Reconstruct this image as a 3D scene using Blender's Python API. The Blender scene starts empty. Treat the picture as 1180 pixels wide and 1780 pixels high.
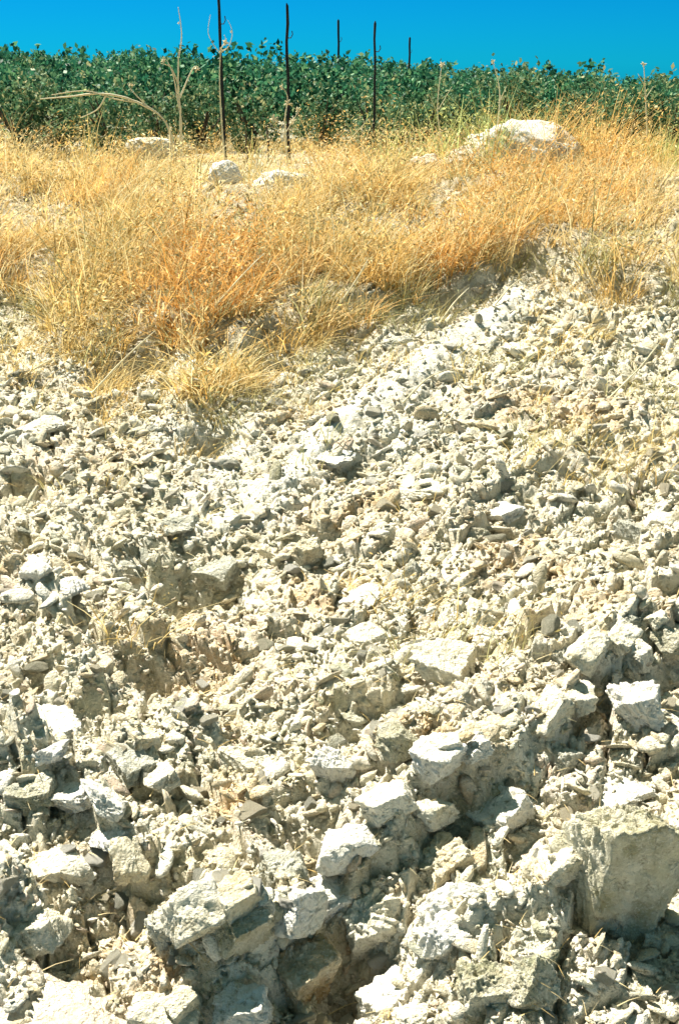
import bpy, math, random
import numpy as np
from mathutils import Vector, Matrix
R = math.radians
rng = np.random.default_rng(7)
random.seed(7)
scene = bpy.context.scene
COL = scene.collection

# ---------------------------------------------------------------- camera, world, sun, exposure
CAMZ = 1.6
PITCH = 22.2                      # degrees below the horizontal
FPX = 1909.0                      # focal length in pixels of the 1180 x 1780 photograph
cam_d = bpy.data.cameras.new('camera')
cam = bpy.data.objects.new('camera', cam_d); COL.objects.link(cam)
cam.location = (0, 0, CAMZ)
cam.rotation_euler = (R(90 - PITCH), 0, 0)
cam_d.sensor_fit = 'VERTICAL'; cam_d.sensor_height = 24
cam_d.lens = 24 * FPX / 1780
cam_d.clip_start = 0.05; cam_d.clip_end = 6000
scene.camera = cam

SUN_DIR = Vector((-0.55, 0.60, 1.1)).normalized()      # towards the sun
world = bpy.data.worlds.new('World'); scene.world = world
world.use_nodes = True
wn = world.node_tree; wn.nodes.clear()
sky = wn.nodes.new('ShaderNodeTexSky'); sky.sky_type = 'NISHITA'; sky.sun_disc = False
sky.sun_elevation = math.asin(SUN_DIR.z)
sky.sun_rotation = math.atan2(SUN_DIR.x, SUN_DIR.y)
sky.air_density = 1.0; sky.dust_density = 0.0; sky.ozone_density = 6.0; sky.altitude = 2500
tint = wn.nodes.new('ShaderNodeMix'); tint.data_type = 'RGBA'; tint.blend_type = 'MULTIPLY'
tint.inputs[0].default_value = 1.0
tc_ = wn.nodes.new('ShaderNodeTexCoord'); sp_ = wn.nodes.new('ShaderNodeSeparateXYZ'); rp_ = wn.nodes.new('ShaderNodeValToRGB')
wn.links.new(tc_.outputs['Generated'], sp_.inputs[0]); wn.links.new(sp_.outputs['Z'], rp_.inputs[0])
rp_.color_ramp.elements[0].position = .06; rp_.color_ramp.elements[0].color = (0.003, .245, .41, 1)   # deep cyan towards the horizon
rp_.color_ramp.elements[1].position = .55; rp_.color_ramp.elements[1].color = (.95, .90, .38, 1)     # unseen overhead sky, yellow tint added to turn shadow fill olive
wn.links.new(rp_.outputs[0], tint.inputs[7])
hs = wn.nodes.new('ShaderNodeHueSaturation'); hs.inputs['Saturation'].default_value = 1.0
bg = wn.nodes.new('ShaderNodeBackground'); bg.inputs[1].default_value = 0.085
wo = wn.nodes.new('ShaderNodeOutputWorld')
wn.links.new(sky.outputs[0], tint.inputs[6]); wn.links.new(tint.outputs[2], hs.inputs['Color'])
wn.links.new(hs.outputs[0], bg.inputs[0]); wn.links.new(bg.outputs[0], wo.inputs[0])

sun_d = bpy.data.lights.new('sun', 'SUN'); sun_d.energy = 5.0; sun_d.angle = R(0.5)
sun_d.color = (1.0, 0.94, 0.82)
sun = bpy.data.objects.new('sun', sun_d); COL.objects.link(sun)
sun.rotation_euler = SUN_DIR.to_track_quat('Z', 'Y').to_euler()
sun.location = (0, 0, 20)
vs = scene.view_settings
vs.view_transform = 'Standard'; vs.look = 'None'; vs.gamma = 1.0; vs.use_curve_mapping = False
vs.exposure = 1.40
scene.cycles.max_bounces = 6
scene.cycles.diffuse_bounces = 3
scene.cycles.transparent_max_bounces = 4

# ---------------------------------------------------------------- numpy noise
def hsh(ix, iy, k=0):
    ix = ix.astype(np.int64); iy = iy.astype(np.int64)
    h = (ix * 374761393 + iy * 668265263 + k * 2246822519 + 1274126177) & 0xffffffff
    h = ((h ^ (h >> 13)) * 1274126177) & 0xffffffff
    h = ((h ^ (h >> 16)) * 2654435761) & 0xffffffff
    h = h ^ (h >> 15)
    return (h & 0xffffff) / float(0x1000000)
def vnoise(x, y, k=0):
    ix = np.floor(x); iy = np.floor(y)
    fx = x - ix; fy = y - iy
    ux = fx * fx * (3 - 2 * fx); uy = fy * fy * (3 - 2 * fy)
    a = hsh(ix, iy, k); b = hsh(ix + 1, iy, k); c = hsh(ix, iy + 1, k); d = hsh(ix + 1, iy + 1, k)
    return (a + (b - a) * ux) * (1 - uy) + (c + (d - c) * ux) * uy
def fbm(x, y, octv=4, k=0, g=0.5):
    s = 0; a = 1; t = 0
    for o in range(octv):
        s = s + a * vnoise(x * 2 ** o + 17.3 * o, y * 2 ** o - 9.1 * o, k + o); t += a; a *= g
    return s / t
def worley(x, y, k=0):
    ix = np.floor(x); iy = np.floor(y)
    f1 = np.full(x.shape, 9.0); f2 = np.full(x.shape, 9.0)
    dx1 = np.zeros(x.shape); dy1 = np.zeros(x.shape); cx1 = np.zeros(x.shape); cy1 = np.zeros(x.shape)
    for ox in (-1, 0, 1):
        for oy in (-1, 0, 1):
            cx = ix + ox; cy = iy + oy
            dx = cx + 0.1 + 0.8 * hsh(cx, cy, k) - x; dy = cy + 0.1 + 0.8 * hsh(cx, cy, k + 1) - y
            d = np.sqrt(dx * dx + dy * dy)
            m = d < f1
            f2 = np.where(m, f1, np.minimum(f2, d))
            f1 = np.where(m, d, f1)
            dx1 = np.where(m, dx, dx1); dy1 = np.where(m, dy, dy1)
            cx1 = np.where(m, cx, cx1); cy1 = np.where(m, cy, cy1)
    return f1, f2, dx1, dy1, cx1, cy1
def sstep(a, b, x):
    t = np.clip((x - a) / (b - a), 0, 1); return t * t * (3 - 2 * t)

# ---------------------------------------------------------------- terrain
PY = np.array([-50, 0, 1.0, 1.45, 2.2, 3.5, 4.7, 5.3, 6.2, 7.5, 9.0, 11.0, 20, 45, 70, 150, 600, 4000])
PZ = np.array([-.6, -.1, 0, .03, .10, .17, .33, .42, .60, .76, .84, .87, .78, .58, .3, -8, -60, -300])
def base_h(x, y):
    z = np.interp(y, PY, PZ)
    far = sstep(7, 20, y)
    z = z - far * 0.034 * np.clip(x, -60, 60) * 1.0
    z = z + 0.10 * (fbm(x * .7 + 3, y * .7, 3, 40) - .5) * sstep(1, 4, y) * (1 - sstep(9, 14, y))
    return z
cP, sP = math.cos(R(PITCH)), math.sin(R(PITCH))
def ray(px, py):
    a = (px - 590) / FPX; b = (890 - py) / FPX
    return Vector((a, cP + b * sP, -sP + b * cP))
def hit(px, py, hf):
    d = ray(px, py)
    t = np.geomspace(1.2, 80, 6000)
    X = d.x * t; Y = d.y * t; Z = CAMZ + d.z * t
    below = Z < hf(X, Y)
    i = int(np.argmax(below)) if below.any() else len(t) - 1
    return Vector((X[i], Y[i], Z[i]))
def project(x, y, z):
    dz = z - CAMZ
    dep = y * cP - dz * sP
    return 590 + FPX * x / dep, 890 - FPX * (y * sP + dz * cP) / dep

# lower limit of the golden grass, given along the photograph
EDGE_PX = [(-500, 520), (-100, 520), (60, 545), (180, 600), (300, 600), (420, 640), (520, 600), (620, 560), (720, 530), (820, 500), (900, 470), (980, 490), (1060, 520), (1180, 540), (1600, 540)]
ep = [hit(px, py, base_h) for px, py in EDGE_PX]
EX = np.array([p.x for p in ep]); EY = np.array([p.y for p in ep])
def edge_y(x): return np.interp(x, EX, EY)

# ledges of bedrock: polyline in photo pixels, height, width of the back slope
LEDGES = []
for pts, h, w in (([(250, 1830), (470, 1690), (640, 1570), (820, 1440), (1000, 1270), (1180, 1130), (1400, 980)], .14, .26),
                  ([(640, 1790), (820, 1690), (960, 1630), (1180, 1530), (1400, 1440)], .09, .22),
                  ([(430, 900), (560, 790), (700, 680), (850, 560), (940, 500)], .07, .16),
                  ([(700, 1000), (860, 900), (1180, 700)], .05, .25),
                  ([(560, 1480), (720, 1380), (900, 1250), (1100, 1060), (1250, 940)], .06, .16),
                  ([(480, 1330), (640, 1250), (780, 1150), (900, 1090)], .05, .22)):
    LEDGES.append((np.array([hit(a, b, base_h)[:2] for a, b in pts]), h, w, 1))
for pts, h, w in (([(-200, 1130), (0, 1330), (160, 1480), (300, 1640)], .10, .18),
                  ([(-100, 920), (60, 1080), (200, 1290), (300, 1440)], .10, .20),
                  ([(60, 880), (200, 1010), (300, 1230), (420, 1400)], .07, .20),
                  ([(-150, 1500), (60, 1650), (180, 1790)], .06, .2)):
    LEDGES.append((np.array([hit(a, b, base_h)[:2] for a, b in pts]), h, w, -1))
def seg_dist(x, y, P):
    best = np.full(x.shape, 99.0); sd = np.zeros(x.shape); al = np.zeros(x.shape); acc = 0
    for a, b in zip(P[:-1], P[1:]):
        dx, dy = b - a; L = math.hypot(dx, dy)
        t = np.clip(((x - a[0]) * dx + (y - a[1]) * dy) / L / L, 0, 1)
        ex = x - a[0] - t * dx; ey = y - a[1] - t * dy
        d = np.sqrt(ex * ex + ey * ey)
        s = np.sign(dx * (y - a[1]) - dy * (x - a[0]))
        m = d < best
        best = np.where(m, d, best); sd = np.where(m, d * s, sd); al = np.where(m, acc + t * L, al)
        acc += L
    return sd, al, acc
HOLLOWS = [(235, 640, .16, .12), (365, 768, .16, .05), (330, 1005, .20, .11), (35, 850, .12, .06), (30, 960, .1, .05),
           (275, 1210, .10, .06), (200, 1320, .12, .05), (600, 1300, .09, .05), (930, 1160, .1, .04), (600, 1710, .12, .07), (1150, 1190, .12, .06),
           (780, 520, .3, .05), (110, 1690, .1, .05), (260, 1620, .12, .05), (540, 1530, .1, .05), (1080, 920, .1, .04)]
HP = [(hit(a, b, base_h), r, d) for a, b, r, d in HOLLOWS]

def cells(x, y, s, ang, stretch, k, amp, tilt, crack=.16):
    c, sn = math.cos(ang), math.sin(ang)
    u = (x * c + y * sn) / s / stretch; v = (-x * sn + y * c) / s
    f1, f2, dx, dy, cx, cy = worley(u, v, k)
    r = hsh(cx, cy, k + 5); tx = hsh(cx, cy, k + 6) - .5; ty = hsh(cx, cy, k + 7) - .5
    keep = sstep(.25, .35, r)
    h = amp * (r * .9 + tilt * (tx * dx + ty * dy))
    h = h * sstep(0, crack, f2 - f1) ** .7 * keep
    return h, hsh(cx, cy, k + 8)

def full_h(x, y, want_col=False):
    z = base_h(x, y)
    rub = 1 - sstep(7.5, 10, y)                                   # rubble relief fades behind the grass bank
    e = y - edge_y(x) - .10 * (fbm(x * 3, y * 3, 2, 77) - .5)
    z = z + .14 * sstep(-.06, .10, e) * (.35 + 1.0 * vnoise(x * 1.7 + 5, y * 0, 78)) * (1 - sstep(1.5, 4, e))
    for li, (P, h, w, side) in enumerate(LEDGES):
        wob = .14 * (fbm(x * 8, y * 8, 4, 60, .65) - .5)
        sd, al, L = seg_dist(x, y, P)
        sd = sd * 1.0 + wob
        if side < 0: sd = -sd                                     # drop on the near-left side of the line
        ends = sstep(0, .25, al) * sstep(0, .25, L - al)
        mod = .45 + .9 * vnoise(al * 5, al * 0, 61)
        prof = np.where(sd > 0, np.exp(-np.clip(sd, 0, 9) / w), np.exp(np.clip(sd, -9, 0) / .045))
        if side < 0: prof = np.where(sd > 0, np.exp(-np.clip(sd, 0, 9) / w), np.exp(np.clip(sd, -9, 0) / .045))
        if li == 2: prof = np.exp(-(sd / .11) ** 2); mod = .8 + .2 * mod; ridge = prof * ends
        z = z + h * mod * prof * ends
    for p, r, d in HP:
        q = ((x - p.x) ** 2 + (y - p.y) ** 2) / (r * r)
        z = z - 2.2 * d * np.exp(-q * 1.5)
    soft = .55 + .45 * sstep(.35, .6, fbm(x * 1.3, y * 1.3, 2, 90))
    left = sstep(.12, -.12, x + .18 * (y - 2.2))                 # slabs on the left dip the other way
    wx = .05 * (fbm(x * 7, y * 7, 3, 91) - .5); wy = .05 * (fbm(x * 7, y * 7, 3, 95) - .5)
    hA, cA = cells(x + wx, y + wy, .11, R(52), 1.8, 10, .062, 1.15)
    hB, cB = cells(x + wx, y + wy, .09, R(-58), 2.6, 20, .062, 1.15)
    h1 = hA * (1 - left) + hB * left; c1 = np.where(left > .5, cB, cA)
    h2, c2 = cells(x + .3 * h1, y + wx, .038, R(40), 1.5, 30, .018, 1.0, .32)
    h3, c3 = cells(x, y + .4 * h2, .0155, R(-30), 1.3, 45, .006, 1.1, .35)
    calm = 1 - .75 * ridge
    near = .8 + .5 * sstep(3.4, 2.0, y)
    rough = (h1 * soft * near * calm + h2 * calm + h3) + .012 * (fbm(x * 30, y * 30, 4, 50) - .5) + .11 * (fbm(x * 3.2, y * 3.2, 3, 55) - .5)
    z = z + rough * rub
    if want_col:
        return z, c1, c2, c3, h1, h2, ridge
    return z

def grid_mesh():
    y_in = np.linspace(-6, .95, 40)
    y_mid = np.geomspace(1.0, 10.5, 1050)
    y_out = np.geomspace(10.8, 4000, 120)
    ys = np.concatenate([y_in, y_mid, y_out])
    core = np.linspace(-.50, .50, 1060)
    wing = .50 + np.cumsum(np.geomspace(.0012, .06, 70))
    s = np.concatenate([-wing[::-1], core, wing])
    W = np.maximum(ys + .9, 1.6)
    X = W[:, None] * s[None, :]; Y = np.repeat(ys[:, None], len(s), 1)
    return X, Y
def mesh_from(name, V, F, mat, cols=None, smooth=False):
    me = bpy.data.meshes.new(name)
    V = np.ascontiguousarray(V, dtype=np.float32); F = np.ascontiguousarray(F, dtype=np.int32)
    n = F.shape[1]
    me.vertices.add(len(V)); me.vertices.foreach_set('co', V.ravel())
    me.loops.add(F.size); me.loops.foreach_set('vertex_index', F.ravel())
    me.polygons.add(len(F)); me.polygons.foreach_set('loop_start', np.arange(0, F.size, n, dtype=np.int32))
    me.polygons.foreach_set('loop_total', np.full(len(F), n, dtype=np.int32))
    if smooth: me.polygons.foreach_set('use_smooth', np.ones(len(F), dtype=bool))
    if cols is not None:
        a = me.color_attributes.new('tone', 'FLOAT_COLOR', 'POINT')
        c = np.ones((len(V), 4), dtype=np.float32); c[:, :cols.shape[1]] = cols
        a.data.foreach_set('color', c.ravel())
    me.update(calc_edges=True)
    me.materials.append(mat)
    return me
def link(name, me, label=None, cat=None, group=None, kind=None, parent=None, loc=None):
    o = bpy.data.objects.new(name, me); COL.objects.link(o)
    if label: o['label'] = label
    if cat: o['category'] = cat
    if group: o['group'] = group
    if kind: o['kind'] = kind
    if parent: o.parent = parent
    if loc is not None: o.location = loc
    return o

# ---------------------------------------------------------------- materials
class NT:
    def __init__(s, name):
        s.m = bpy.data.materials.new(name); s.m.use_nodes = True; s.t = s.m.node_tree; s.t.nodes.clear()
        s.out = s.n('ShaderNodeOutputMaterial')
    def n(s, typ, **kw):
        nd = s.t.nodes.new(typ)
        for k, v in kw.items(): setattr(nd, k, v)
        return nd
    def l(s, a, b): s.t.links.new(a, b)
    def ramp(s, fac, stops, interp='LINEAR'):
        r = s.n('ShaderNodeValToRGB'); r.color_ramp.interpolation = interp
        e = r.color_ramp.elements
        while len(e) < len(stops): e.new(.5)
        for i, (p, c) in enumerate(stops):
            e[i].position = p; e[i].color = (*c, 1)
        s.l(fac, r.inputs[0]); return r.outputs[0]
    def noise(s, vec, scale, detail=4, rough=.6):
        n = s.n('ShaderNodeTexNoise'); n.inputs['Scale'].default_value = scale
        n.inputs['Detail'].default_value = detail; n.inputs['Roughness'].default_value = rough
        if vec is not None: s.l(vec, n.inputs['Vector'])
        return n.outputs['Fac']
    def mix(s, fac, a, b, mode='MIX'):
        m = s.n('ShaderNodeMix', data_type='RGBA', blend_type=mode)
        for sock, v in ((m.inputs[0], fac), (m.inputs[6], a), (m.inputs[7], b)):
            if isinstance(v, (int, float)): sock.default_value = v
            elif isinstance(v, tuple): sock.default_value = (*v, 1)
            else: s.l(v, sock)
        return m.outputs[2]
    def math(s, op, a, b=None):
        m = s.n('ShaderNodeMath', operation=op)
        for sock, v in ((m.inputs[0], a), (m.inputs[1], b)):
            if v is None: continue
            if isinstance(v, (int, float)): sock.default_value = v
            else: s.l(v, sock)
        return m.outputs[0]

CREAM = (.75, .68, .48); WHITE = (.84, .81, .69); TAN = (.62, .52, .34); OLIVE = (.34, .34, .22); PINK = (.68, .55, .42); GREY = (.33, .34, .27); OCHRE = (.55, .31, .11)

def stone_surface(nt, col, vec, bump_scale=1.0, lichen=.5):
    n1 = nt.noise(vec, 14, 6, .7); n2 = nt.noise(vec, 55, 5, .7); n3 = nt.noise(vec, 160, 3, .6)
    col = nt.mix(nt.ramp(n1, [(.42, (0, 0, 0)), (.62, (.55, .55, .55))]), col, WHITE)
    col = nt.mix(nt.ramp(n2, [(.30, (.9, .9, .9)), (.46, (0, 0, 0))]), col, (.27, .24, .15))
    col = nt.mix(nt.ramp(n3, [(.55, (0, 0, 0)), (.70, (.5, .5, .5))]), col, (.9, .88, .78))
    bsdf = nt.n('ShaderNodeBsdfPrincipled'); bsdf.inputs['Roughness'].default_value = .92
    bsdf.inputs['Specular IOR Level'].default_value = .15
    nt.l(col, bsdf.inputs['Base Color'])
    b = nt.n('ShaderNodeBump'); b.inputs['Strength'].default_value = 1.0; b.inputs['Distance'].default_value = .018 * bump_scale
    hsum = nt.math('ADD', nt.math('MULTIPLY', n2, 1.0), nt.math('MULTIPLY', n3, .5))
    nt.l(hsum, b.inputs['Height']); nt.l(b.outputs[0], bsdf.inputs['Normal'])
    nt.l(bsdf.outputs[0], nt.out.inputs[0])

def ground_mat():
    nt = NT('ground_rubble')
    at = nt.n('ShaderNodeAttribute', attribute_name='tone')
    geo = nt.n('ShaderNodeNewGeometry')
    stone_surface(nt, at.outputs['Color'], geo.outputs['Position'])
    return nt.m
def pebble_mat():
    nt = NT('pebble_stone')
    geo = nt.n('ShaderNodeNewGeometry')
    c = nt.n('ShaderNodeAttribute', attribute_name='tone').outputs['Color']
    stone_surface(nt, c, geo.outputs['Position'])
    return nt.m
def rock_mat(name, c1, c2, sc=9):
    nt = NT(name)
    tc = nt.n('ShaderNodeTexCoord'); oi = nt.n('ShaderNodeObjectInfo')
    ad = nt.n('ShaderNodeVectorMath', operation='ADD')
    sc_ = nt.n('ShaderNodeVectorMath', operation='SCALE'); nt.l(oi.outputs['Location'], sc_.inputs[0]); sc_.inputs['Scale'].default_value = 3.7
    nt.l(tc.outputs['Object'], ad.inputs[0]); nt.l(sc_.outputs[0], ad.inputs[1])
    f = nt.noise(ad.outputs[0], sc, 5, .65)
    c = nt.ramp(f, [(.38, c1), (.6, c2)])
    # bedding lines
    wv = nt.n('ShaderNodeTexWave'); wv.inputs['Scale'].default_value = 12; wv.inputs['Distortion'].default_value = 9
    wv.inputs['Detail'].default_value = 3; nt.l(ad.outputs[0], wv.inputs['Vector'])
    c = nt.mix(nt.ramp(wv.outputs['Fac'], [(.02, (.22, .22, .22)), (.18, (0, 0, 0))]), c, (.38, .31, .19))
    stone_surface(nt, c, ad.outputs[0])
    return nt.m
def leafy(name, use_tone, ramp, trans=.35, rough=.6):
    nt = NT(name)
    geo = nt.n('ShaderNodeNewGeometry')
    c = nt.ramp(geo.outputs['Random Per Island'], ramp)
    if use_tone:
        at = nt.n('ShaderNodeAttribute', attribute_name='tone')
        c = nt.mix(1.0, c, at.outputs['Color'], 'MULTIPLY')
    d = nt.n('ShaderNodeBsdfPrincipled'); d.inputs['Roughness'].default_value = rough
    d.inputs['Specular IOR Level'].default_value = .25
    d.inputs['Specular IOR Level'].default_value = .1
    t = nt.n('ShaderNodeBsdfTranslucent'); mx = nt.n('ShaderNodeMixShader'); mx.inputs[0].default_value = trans
    nt.l(c, d.inputs['Base Color']); nt.l(c, t.inputs['Color'])
    nt.l(d.outputs[0], mx.inputs[1]); nt.l(t.outputs[0], mx.inputs[2]); nt.l(mx.outputs[0], nt.out.inputs[0])
    return nt.m
M_GROUND = ground_mat(); M_PEB = pebble_mat()
M_ROCK = {'cream': rock_mat('cream_rock', CREAM, WHITE), 'white': rock_mat('white_rock', WHITE, (.88, .87, .82)),
          'tan': rock_mat('tan_rock', TAN, CREAM), 'olive': rock_mat('olive_rock', OLIVE, (.5, .46, .33)),
          'grey': rock_mat('grey_rock', GREY, (.5, .5, .42)), 'brown': rock_mat('brown_rock', (.42, .27, .12), (.6, .5, .32)),
          'shady': rock_mat('shade_darkened_block', (.34, .32, .19), (.66, .62, .45)), 'pink': rock_mat('pink_rock', PINK, (.76, .68, .55))}  # shady: block colour darkened to deepen the shade on its near face
STRAW = [(0, (.84, .68, .36)), (.25, (.94, .84, .56)), (.45, (.80, .58, .26)), (.62, (.95, .88, .66)), (.8, (.30, .22, .09)), (1, (.85, .66, .32))]
M_GRASS = leafy('dry_grass', True, STRAW, .4)
M_STALK = leafy('dry_stalk', False, [(0, (.74, .66, .42)), (1, (.85, .78, .56))], .15)
M_VINE = leafy('vine_leaf', False, [(0, (.010, .055, .035)), (.35, (.025, .13, .075)), (.7, (.06, .22, .11)), (.93, (.17, .36, .16)), (1, (.34, .40, .2))], .3, .5)
M_SAGE = leafy('sage_leaf', False, [(0, (.035, .10, .05)), (.4, (.08, .18, .09)), (.8, (.19, .27, .13)), (1, (.48, .44, .22))], .3, .6)
def wood(name, c1, c2):
    nt = NT(name); tc = nt.n('ShaderNodeTexCoord'); mp = nt.n('ShaderNodeMapping'); mp.inputs['Scale'].default_value = (60, 60, 4)
    nt.l(tc.outputs['Object'], mp.inputs[0]); f = nt.noise(mp.outputs[0], 1.5, 5, .7)
    b = nt.n('ShaderNodeBsdfPrincipled'); b.inputs['Roughness'].default_value = .85; b.inputs['Specular IOR Level'].default_value = .2
    nt.l(nt.ramp(f, [(.35, c1), (.65, c2)]), b.inputs['Base Color'])
    bu = nt.n('ShaderNodeBump'); bu.inputs['Distance'].default_value = .004; nt.l(f, bu.inputs['Height']); nt.l(bu.outputs[0], b.inputs['Normal'])
    nt.l(b.outputs[0], nt.out.inputs[0]); return nt.m
M_WOOD = wood('dark_stake', (.008, .011, .013), (.03, .032, .03))
M_BARK = wood('vine_bark', (.05, .04, .03), (.14, .11, .08))

# ---------------------------------------------------------------- ground sheet
X, Y = grid_mesh()
xf, yf = X.ravel(), Y.ravel()
Z, c1, c2, c3, h1, h2, ridge_ = full_h(xf, yf, True)
def pick(t, cols):
    cols = np.array(cols); i = np.clip((t * len(cols)).astype(int), 0, len(cols) - 1); return cols[i]
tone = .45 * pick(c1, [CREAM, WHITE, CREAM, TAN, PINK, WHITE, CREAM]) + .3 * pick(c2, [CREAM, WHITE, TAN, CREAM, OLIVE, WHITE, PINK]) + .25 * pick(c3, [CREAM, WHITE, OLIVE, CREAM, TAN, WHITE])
# ochre soil patches and darker soil under the grass
OCH = [(hit(px, py, base_h), r) for px, py, r in ((530, 750, .2), (1035, 760, .28), (1090, 1120, .15), (750, 1410, .13), (150, 800, .25), (560, 1050, .15), (40, 1020, .14), (900, 1000, .22), (640, 1680, .12), (330, 1160, .2), (250, 1720, .12), (1000, 1300, .1), (850, 1240, .12), (420, 1450, .1), (640, 920, .2), (900, 720, .2))]
def ochre_at(x, y):
    o = 0
    for p, r in OCH: o = o + np.exp(-((x - p.x) ** 2 + (y - p.y) ** 2) / r / r)
    return np.clip(o, 0, 1) * sstep(.32, .6, fbm(x * 9, y * 9, 3, 5))
och = ochre_at(xf, yf)
tone = tone * (1 - .65 * och[:, None]) + np.array(OCHRE) * .65 * och[:, None]
warm = sstep(.40, .65, fbm(xf * 5, yf * 5, 4, 13))[:, None]
warm = warm * sstep(-.5, .4, xf)[:, None]; tone = tone * (1 - .25 * warm) + np.array((.62, .50, .32)) * .25 * warm
cool = sstep(.45, .7, fbm(xf * 2.3, yf * 2.3, 3, 8))[:, None]
tone = tone * (1 - .3 * cool) + np.array((.70, .73, .68)) * .3 * cool
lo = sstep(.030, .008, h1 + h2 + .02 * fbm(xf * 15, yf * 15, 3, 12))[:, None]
tone = tone * (1 - .7 * lo) + np.array((.42, .36, .22)) * .7 * lo  # brown soil in low spots, also painted in as crevice shadow
tone = tone * (1 - .7 * ridge_[:, None]) + np.array((.80, .80, .74)) * .7 * ridge_[:, None]
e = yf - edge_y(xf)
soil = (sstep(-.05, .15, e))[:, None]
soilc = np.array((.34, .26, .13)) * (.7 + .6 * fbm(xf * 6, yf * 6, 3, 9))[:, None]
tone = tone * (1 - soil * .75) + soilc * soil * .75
farc = sstep(9, 12, yf)[:, None]
tone = tone * (1 - farc) + np.array((.16, .15, .07)) * farc
nr, nc = X.shape
idx = np.arange(nr * nc).reshape(nr, nc)
F = np.stack([idx[:-1, :-1].ravel(), idx[:-1, 1:].ravel(), idx[1:, 1:].ravel(), idx[1:, :-1].ravel()], 1)
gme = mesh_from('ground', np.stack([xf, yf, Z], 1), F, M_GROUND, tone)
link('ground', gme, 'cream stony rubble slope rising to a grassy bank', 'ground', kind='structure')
del F, idx
# fast lookup of the finished ground
def gz(x, y):
    return full_h(np.asarray(x, dtype=float), np.asarray(y, dtype=float))
def on_ground(px, py): return hit(px, py, full_h)

# ---------------------------------------------------------------- stones
def ico(sub):
    t = (1 + 5 ** .5) / 2
    v = [(-1, t, 0), (1, t, 0), (-1, -t, 0), (1, -t, 0), (0, -1, t), (0, 1, t), (0, -1, -t), (0, 1, -t), (t, 0, -1), (t, 0, 1), (-t, 0, -1), (-t, 0, 1)]
    f = [(0, 11, 5), (0, 5, 1), (0, 1, 7), (0, 7, 10), (0, 10, 11), (1, 5, 9), (5, 11, 4), (11, 10, 2), (10, 7, 6), (7, 1, 8), (3, 9, 4), (3, 4, 2), (3, 2, 6), (3, 6, 8), (3, 8, 9), (4, 9, 5), (2, 4, 11), (6, 2, 10), (8, 6, 7), (9, 8, 1)]
    v = [np.array(a) / np.linalg.norm(a) for a in v]
    for _ in range(sub):
        cache = {}; nf = []
        def mid(a, b):
            k = (min(a, b), max(a, b))
            if k not in cache:
                m = v[a] + v[b]; v.append(m / np.linalg.norm(m)); cache[k] = len(v) - 1
            return cache[k]
        for a, b, c in f:
            ab, bc, ca = mid(a, b), mid(b, c), mid(c, a)
            nf += [(a, ab, ca), (b, bc, ab), (c, ca, bc), (ab, bc, ca)]
        f = nf
    return np.array(v), np.array(f)
ICO = {i: ico(i) for i in (0, 1, 3, 4, 5)}
def rock_shape(rg, sub, planes=11, blocky=0.0, rough=.035, over=0, faces=None):
    v, f = ICO[sub]
    r = np.full(len(v), 1.0)
    ns = rg.normal(size=(planes, 3)); ns /= np.linalg.norm(ns, axis=1)[:, None]
    if blocky > 0:
        ax = np.array([(1, 0, 0), (-1, 0, 0), (0, 1, 0), (0, -1, 0), (0, 0, 1), (0, 0, -1)], float) + rg.normal(size=(6, 3)) * .22; ax[3, 2] -= over; ax[1, 2] += over * .3
        ns = np.concatenate([ax / np.linalg.norm(ax, axis=1)[:, None], ns[:max(2, planes - 8)]])
    ds = rg.uniform(.38, .85, len(ns))
    if blocky > 0: ds[:6] = rg.uniform(.52, .66, 6); ds[6:] = rg.uniform(.72, .9, len(ds) - 6)
    if faces is not None:
        ns = np.array([q[:3] for q in faces], float); ns /= np.linalg.norm(ns, axis=1)[:, None]; ds = np.array([q[3] for q in faces])
    for n, d in zip(ns, ds):
        dot = v @ n
        r = np.minimum(r, np.where(dot > .05, d / np.maximum(dot, .05), 9))
    if sub >= 3:
        q = v * 3.1 + rg.uniform(0, 50)
        nz = fbm(q[:, 0] + q[:, 2] * .7, q[:, 1] - q[:, 2] * .6, 4, int(rg.integers(999)))
        r = r * (1 + rough * 4 * (nz - .5))
        q = v * 26 + rg.uniform(0, 50)
        nz = fbm(q[:, 0] + q[:, 2] * .7, q[:, 1] - q[:, 2] * .6, 3, int(rg.integers(999)))
        r = r * (1 + rough * .7 * (nz - .5))
        q = v * 11 + rg.uniform(0, 50)
        nz = fbm(q[:, 0] + q[:, 2] * .7, q[:, 1] - q[:, 2] * .6, 3, int(rg.integers(999)))
        r = r * (1 + rough * 1.6 * (nz - .5))
    return v * r[:, None], f

# loose gravel: past the 300 largest, one mass
def rot_mats(rg, n, flat=.6, main=0):
    a = main + rg.normal(0, .7, n); b = rg.normal(0, flat, n); c = rg.normal(0, flat, n)
    ca, sa, cb, sb, cc, sc = np.cos(a), np.sin(a), np.cos(b), np.sin(b), np.cos(c), np.sin(c)
    z = np.zeros(n); o = np.ones(n)
    Rz = np.stack([ca, -sa, z, sa, ca, z, z, z, o], 1).reshape(n, 3, 3)
    Rx = np.stack([o, z, z, z, cb, -sb, z, sb, cb], 1).reshape(n, 3, 3)
    Ry = np.stack([cc, z, sc, z, o, z, -sc, z, cc], 1).reshape(n, 3, 3)
    return Rz @ Rx @ Ry
def scatter_xy(n, y0, y1, smax=.40, margin=.9):
    # uniform over the picture rather than over the ground: near stones are seen best
    y = np.exp(rng.uniform(math.log(y0), math.log(y1), n)); s = rng.uniform(-smax, smax, n)
    return s * (y + margin), y
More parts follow.
